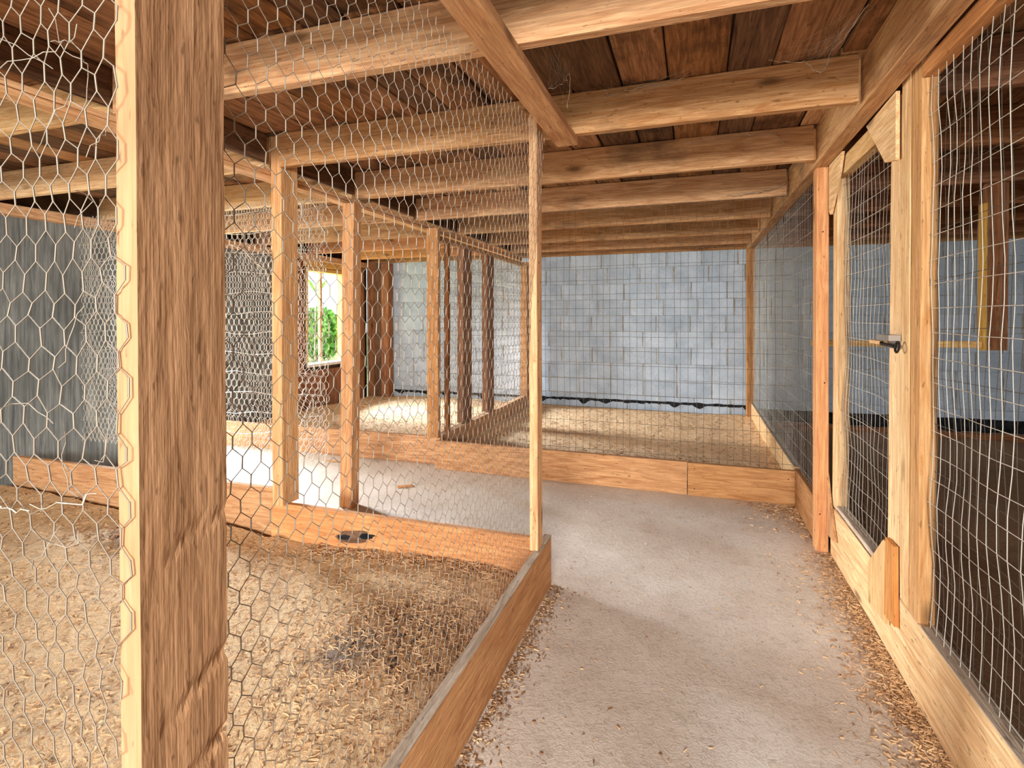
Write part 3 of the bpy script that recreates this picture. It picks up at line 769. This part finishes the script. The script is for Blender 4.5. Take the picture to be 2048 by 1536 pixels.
def flakes(name, P, L, wid, mats, seed, parent=None, **k):
    k = {}
    """curled shavings and straw stalks as bent strips"""
    rs = np.random.default_rng(seed); n = len(P); ns = 3
    yaw = rs.uniform(0, 2*np.pi, n); pit = rs.normal(0, 0.35, n); curl = rs.normal(0, 1.1, n)
    ll = L*rs.uniform(0.4, 1.5, n); ww = wid*rs.uniform(0.5, 1.5, n); bow = rs.uniform(0.0, 0.3, n)
    V = np.zeros((n, 2*(ns+1), 3))
    for i in range(ns+1):
        q = i/ns-0.5; a = yaw+curl*q
        cx = P[:, 0]+ll*q*np.cos(yaw+curl*q*0.5); cy = P[:, 1]+ll*q*np.sin(yaw+curl*q*0.5)
        cz = P[:, 2]+0.003+np.abs(ll*q*np.sin(pit))*np.sign(pit)*0.4*q*2+bow*ll*(0.25-q*q)
        cz = np.maximum(cz, P[:, 2]+0.0005)
        for s in (0, 1):
            V[:, 2*i+s, 0] = cx-np.sin(a)*ww*(s-0.5); V[:, 2*i+s, 1] = cy+np.cos(a)*ww*(s-0.5)
            V[:, 2*i+s, 2] = cz+(s-0.5)*ww*0.5
    base = np.arange(n)[:, None]*2*(ns+1)
    Q = np.concatenate([base+np.array([[2*i, 2*i+1, 2*i+3, 2*i+2]]) for i in range(ns)], 1).reshape(-1, 4)
    me = D.meshes.new(name); me.vertices.add(V.shape[0]*V.shape[1]); me.vertices.foreach_set('co', V.reshape(-1))
    me.loops.add(Q.size); me.loops.foreach_set('vertex_index', Q.reshape(-1))
    me.polygons.add(len(Q)); me.polygons.foreach_set('loop_start', np.arange(len(Q))*4)
    for m in mats: me.materials.append(M[m])
    mi = np.repeat(rs.choice(len(mats), n, p=[0.72, 0.28][:len(mats)] if len(mats) == 2 else None), ns)
    me.polygons.foreach_set('material_index', mi.astype(np.int32))
    me.update(calc_edges=True); me.validate()
    o = D.objects.new(name, me); COL.objects.link(o)
    if parent: adopt(o, D.objects[parent])
    return tag(o, kind='stuff', **k)
def scatter(n, x0, x1, y0, y1, zf, dens=None, seed=0):
    rs = np.random.default_rng(seed); out = []
    while len(out) < n:
        x, y = rs.uniform(x0, x1), rs.uniform(y0, y1)
        if dens is None or rs.uniform() < dens(x, y): out.append((x, y, zf(x, y)))
    return np.array(out)
pile = lambda x, y: 0.22+0.8*math.exp(-((x+0.98)**2/0.12+(y-1.72)**2/0.2))
flakes('straw_litter', scatter(11000, -2.6, -0.672, 0.7, 2.375, z_near, pile, 1), 0.026, 0.0024, ['straw', 'strawdark'], 1, 'straw_bedding',
       label='loose straw stalks lying over the nearest pen floor', cat='straw')
flakes('straw_litter', scatter(3500, -4.4, -2.6, 0.9, 2.375, z_near, None, 2), 0.03, 0.003, ['straw', 'strawdark'], 2, 'straw_bedding',
       label='loose straw on the left of the near pen, beside the grey sheeting', cat='straw')
flakes('straw_litter', scatter(1600, -1.9, -0.67, 2.25, 2.38, lambda x, y: z_near(x, y)+0.008, None, 12), 0.03, 0.003, ['straw', 'strawdark'], 12, 'straw_bedding',
       label='straw heaped against the back kickboard of the near pen', cat='straw')
flakes('shaving_litter', scatter(9000, -2.03, 0.63, 4.03, 6.9, z_far, None, 3), 0.022, 0.005, ['straw', 'strawdark'], 3, 'shaving_bedding',
       label='curled shavings scattered over the far pen', cat='shavings')
flakes('shaving_litter', scatter(4000, -4.4, -2.15, 4.2, 6.8, z_farL, None, 4), 0.024, 0.005, ['straw', 'strawdark'], 4, 'shaving_bedding.001',
       label='curled shavings scattered in the far left pen', cat='shavings')
z0f = lambda x, y: 0.0
rd = lambda x, y: max(0.0, math.exp(-(0.684-x)/0.055))*(0.35+0.65*max(0, N(x, y, 2.2, 9)+0.5))
flakes('floor_litter', scatter(5200, 0.35, 0.682, 0.9, 3.2, z0f, rd, 5), 0.017, 0.003, ['straw', 'strawdark'], 5, 'floor',
       label='shavings drifted along the foot of the right-hand kickboard', cat='shavings')
ld = lambda x, y: max(0.0, math.exp(-(x+0.624)/0.03))
flakes('floor_litter', scatter(1500, -0.622, -0.45, 0.9, 2.42, z0f, ld, 6), 0.014, 0.003, ['strawdark', 'straw'], 6, 'floor',
       label='crumbs of straw along the foot of the left aisle kickboard', cat='shavings')
flakes('floor_litter', scatter(900, 0.25, 0.66, 3.32, 3.94, z0f, lambda x, y: math.exp(-((0.66-x)+(3.94-y)*0.6)/0.12), 7), 0.02, 0.005, ['straw', 'strawdark'], 7, 'floor',
       label='little heap of shavings in the corner by the far kickboard', cat='shavings')
flakes('floor_litter', scatter(650, -2.0, 0.66, 0.9, 3.9, z0f, lambda x, y: 1.0 if x > -0.6 or y > 2.5 else 0.0, 8), 0.012, 0.003, ['straw', 'strawdark'], 8, 'floor',
       label='sparse bits of straw across the bare aisle floor', cat='shavings')
# droppings on the pile
def clumps(name, pts, r, mat, **k):
    V = []; Fc = []
    for (x, y, z) in pts:
        n = len(V); rr = r*random.uniform(0.5, 1.4)
        for q in ((1, 0, 0), (-1, 0, 0), (0, 1, 0), (0, -1, 0), (0, 0, 0.8), (0, 0, -0.6)):
            V.append((x+q[0]*rr*random.uniform(.6, 1.2), y+q[1]*rr*random.uniform(.6, 1.2), z+0.3*rr+q[2]*rr*random.uniform(.6, 1.1)))
        Fc += [(n+a, n+b, n+c) for a, b, c in ((0, 2, 4), (2, 1, 4), (1, 3, 4), (3, 0, 4), (2, 0, 5), (1, 2, 5), (3, 1, 5), (0, 3, 5))]
    return mesh(name, V, Fc, mat, D.objects['straw_bedding'], kind='stuff')
pts = [(x, y, z_near(x, y)) for x, y in ((random.gauss(-0.98, .14), random.gauss(1.68, .12)) for _ in range(170)) if x < -0.68]
clumps('droppings', pts, 0.007, 'dropping', label='dark droppings on the straw pile in the near pen', cat='droppings')
pts = [(x, y, z_near(x, y)+0.004) for x, y in ((random.gauss(-2.78, .16), random.gauss(2.05, .07)) for _ in range(160))]
clumps('bark_debris', pts, 0.014, 'strawdark', label='dark bark and straw debris left of the foreground post', cat='debris')
# a few chips lying apart on the floor
def chip(x, y, L, w_, yaw, lab, mat='straw', z=0.0):
    V, Fc = lumber_mesh(L, w_, 0.006, 0.0012, seg=3, jit=0.002, seed=int(x*1000) % 97)
    me = D.meshes.new('wood_chip'); me.from_pydata(V, [], Fc); me.materials.append(M[mat])
    o = D.objects.new('wood_chip', me); COL.objects.link(o); o.location = (x, y, z+0.005); o.rotation_euler = (0, 0, yaw)
    tag(o, lab, 'wood chip')
chip(-2.02, 3.50, 0.11, 0.05, 0.6, 'orange wood chip on the cross-aisle concrete right of the square post', 'orange')
chip(-2.95, 3.92, 0.20, 0.04, 0.1, 'pale splinter on the concrete in front of the far left kickboard', 'pale')
chip(0.14, 1.44, 0.045, 0.010, -0.5, 'brown stick fragment alone on the aisle floor near the camera', 'strawdark')
chip(-0.02, 1.42, 0.03, 0.010, -0.3, 'small orange chip left of the brown stick fragment on the aisle floor', 'orange')

# ================================================================== COBWEBS
def cobweb(lab, anchors, nodes, r=0.0016, dens=60, spread=0.05, seed=0):
    """a dusty sagging strand with fine threads fanned between anchors"""
    rs = np.random.default_rng(seed); segs = []; rad = []
    P = [Vector(p) for p in nodes]
    for a, b in zip(P[:-1], P[1:]):
        m = 7; prev = a
        for i in range(1, m+1):
            q = a.lerp(b, i/m)+Vector(rs.normal(0, 0.0035, 3)); q.z -= 0.006*math.sin(math.pi*i/m)
            segs.append((prev, q)); rad.append(r*rs.uniform(0.5, 1.5)); prev = q
    for _ in range(int(dens*0.5)):
        a = P[rs.integers(len(P)-1)]; b = P[rs.integers(len(P))]; c = Vector(anchors[rs.integers(len(anchors))])
        p = a.lerp(b, rs.uniform())+Vector(rs.normal(0, spread*0.15, 3)); q = c+Vector(rs.normal(0, spread, 3)); q.z = min(q.z, CZ-0.002)
        m_ = p.lerp(q, 0.5)+Vector((0, 0, -0.01))
        segs += [(p, m_), (m_, q)]; rad += [0.0002]*2
    o = tubes('cobweb', segs, rad, 'cobweb', label=lab, cat='cobweb'); return o
cobweb('dusty cobweb strand slung below the second joist right of the overhead rail', [(-0.30, 2.30, 2.23), (-0.02, 2.31, 2.23)],
       [(-0.36, 2.30, 2.22), (-0.325, 2.29, 2.185), (-0.27, 2.3, 2.205), (-0.17, 2.3, 2.215), (-0.10, 2.3, 2.212), (-0.03, 2.3, 2.23)], seed=1)
cobweb('triangular cobweb hanging from the roof boards near the right-hand beam', [(0.50, 2.0, 2.23), (0.46, 2.15, 2.23)],
       [(0.27, 2.25, 2.225), (0.40, 2.27, 2.205), (0.452, 2.28, 2.165), (0.47, 2.18, 2.20), (0.52, 1.95, 2.228)], seed=2, dens=110, spread=0.03)
cobweb('long thin cobweb drooping over the third joist', [(0.2, 3.10, 2.22), (0.45, 3.09, 2.22)],
       [(-0.05, 3.095, 2.205), (0.10, 3.09, 2.215), (0.25, 3.09, 2.215), (0.38, 3.08, 2.205), (0.42, 3.07, 2.18), (0.44, 3.07, 2.13)], seed=3, dens=40)
cobweb('ribbon of cobweb across the fourth joist, meeting the beam', [(0.58, 3.93, 2.10), (0.55, 3.93, 2.12)],
       [(0.22, 3.92, 2.075), (0.36, 3.92, 2.08), (0.47, 3.92, 2.09), (0.57, 3.90, 2.125)], seed=4, dens=25, r=0.003)
cobweb('cobweb tuft on the right edge of the overhead rail', [(-0.47, 1.9, 2.20), (-0.46, 2.0, 2.22)],
       [(-0.486, 1.85, 2.06), (-0.46, 1.95, 2.12), (-0.45, 2.02, 2.18), (-0.47, 2.1, 2.08)], seed=5, dens=60, spread=0.02)
cobweb('dusty cobweb hanging in the dense netting behind the foreground post', [(-2.9, 2.86, 1.7), (-2.7, 2.85, 1.5)],
       [(-3.0, 2.86, 1.76), (-2.88, 2.85, 1.72), (-2.76, 2.85, 1.62), (-2.68, 2.85, 1.57), (-2.64, 2.85, 1.45)], seed=6, dens=50, r=0.004)
cobweb('pale dried stalk caught low in the netting left of the foreground post', [(-0.80, 0.47, 1.0)],
       [(-0.90, 0.466, 0.997), (-0.83, 0.466, 1.005), (-0.70, 0.466, 1.03)], seed=7, dens=2, r=0.0011)

# nail and staple heads
nails('nail_heads', [(-0.6395, 2.255+0.03*(k % 2)+0.01*math.sin(k), 0.30+0.085*k) for k in range(20)], 'X', D.objects['wooden_post.001'])
nails('nail_heads', [(0.6215, y, z) for y, z in ((3.25, 0.1), (3.28, 0.5), (3.24, 1.1), (3.28, 1.6), (3.25, 1.95))], 'X', D.objects['wooden_post.010'])
nails('nail_heads', [(0.64, 3.2205, 0.2), (0.66, 3.2205, 0.9), (0.65, 3.2205, 1.7)], 'Y', D.objects['wooden_post.010'])
nails('nail_heads', [(-0.09, 3.975, 0.19), (-0.09, 3.975, 0.05), (0.01, 3.953, 0.19), (0.01, 3.953, 0.05), (0.6, 3.953, 0.17)], 'Y', D.objects['kickboard.004'])
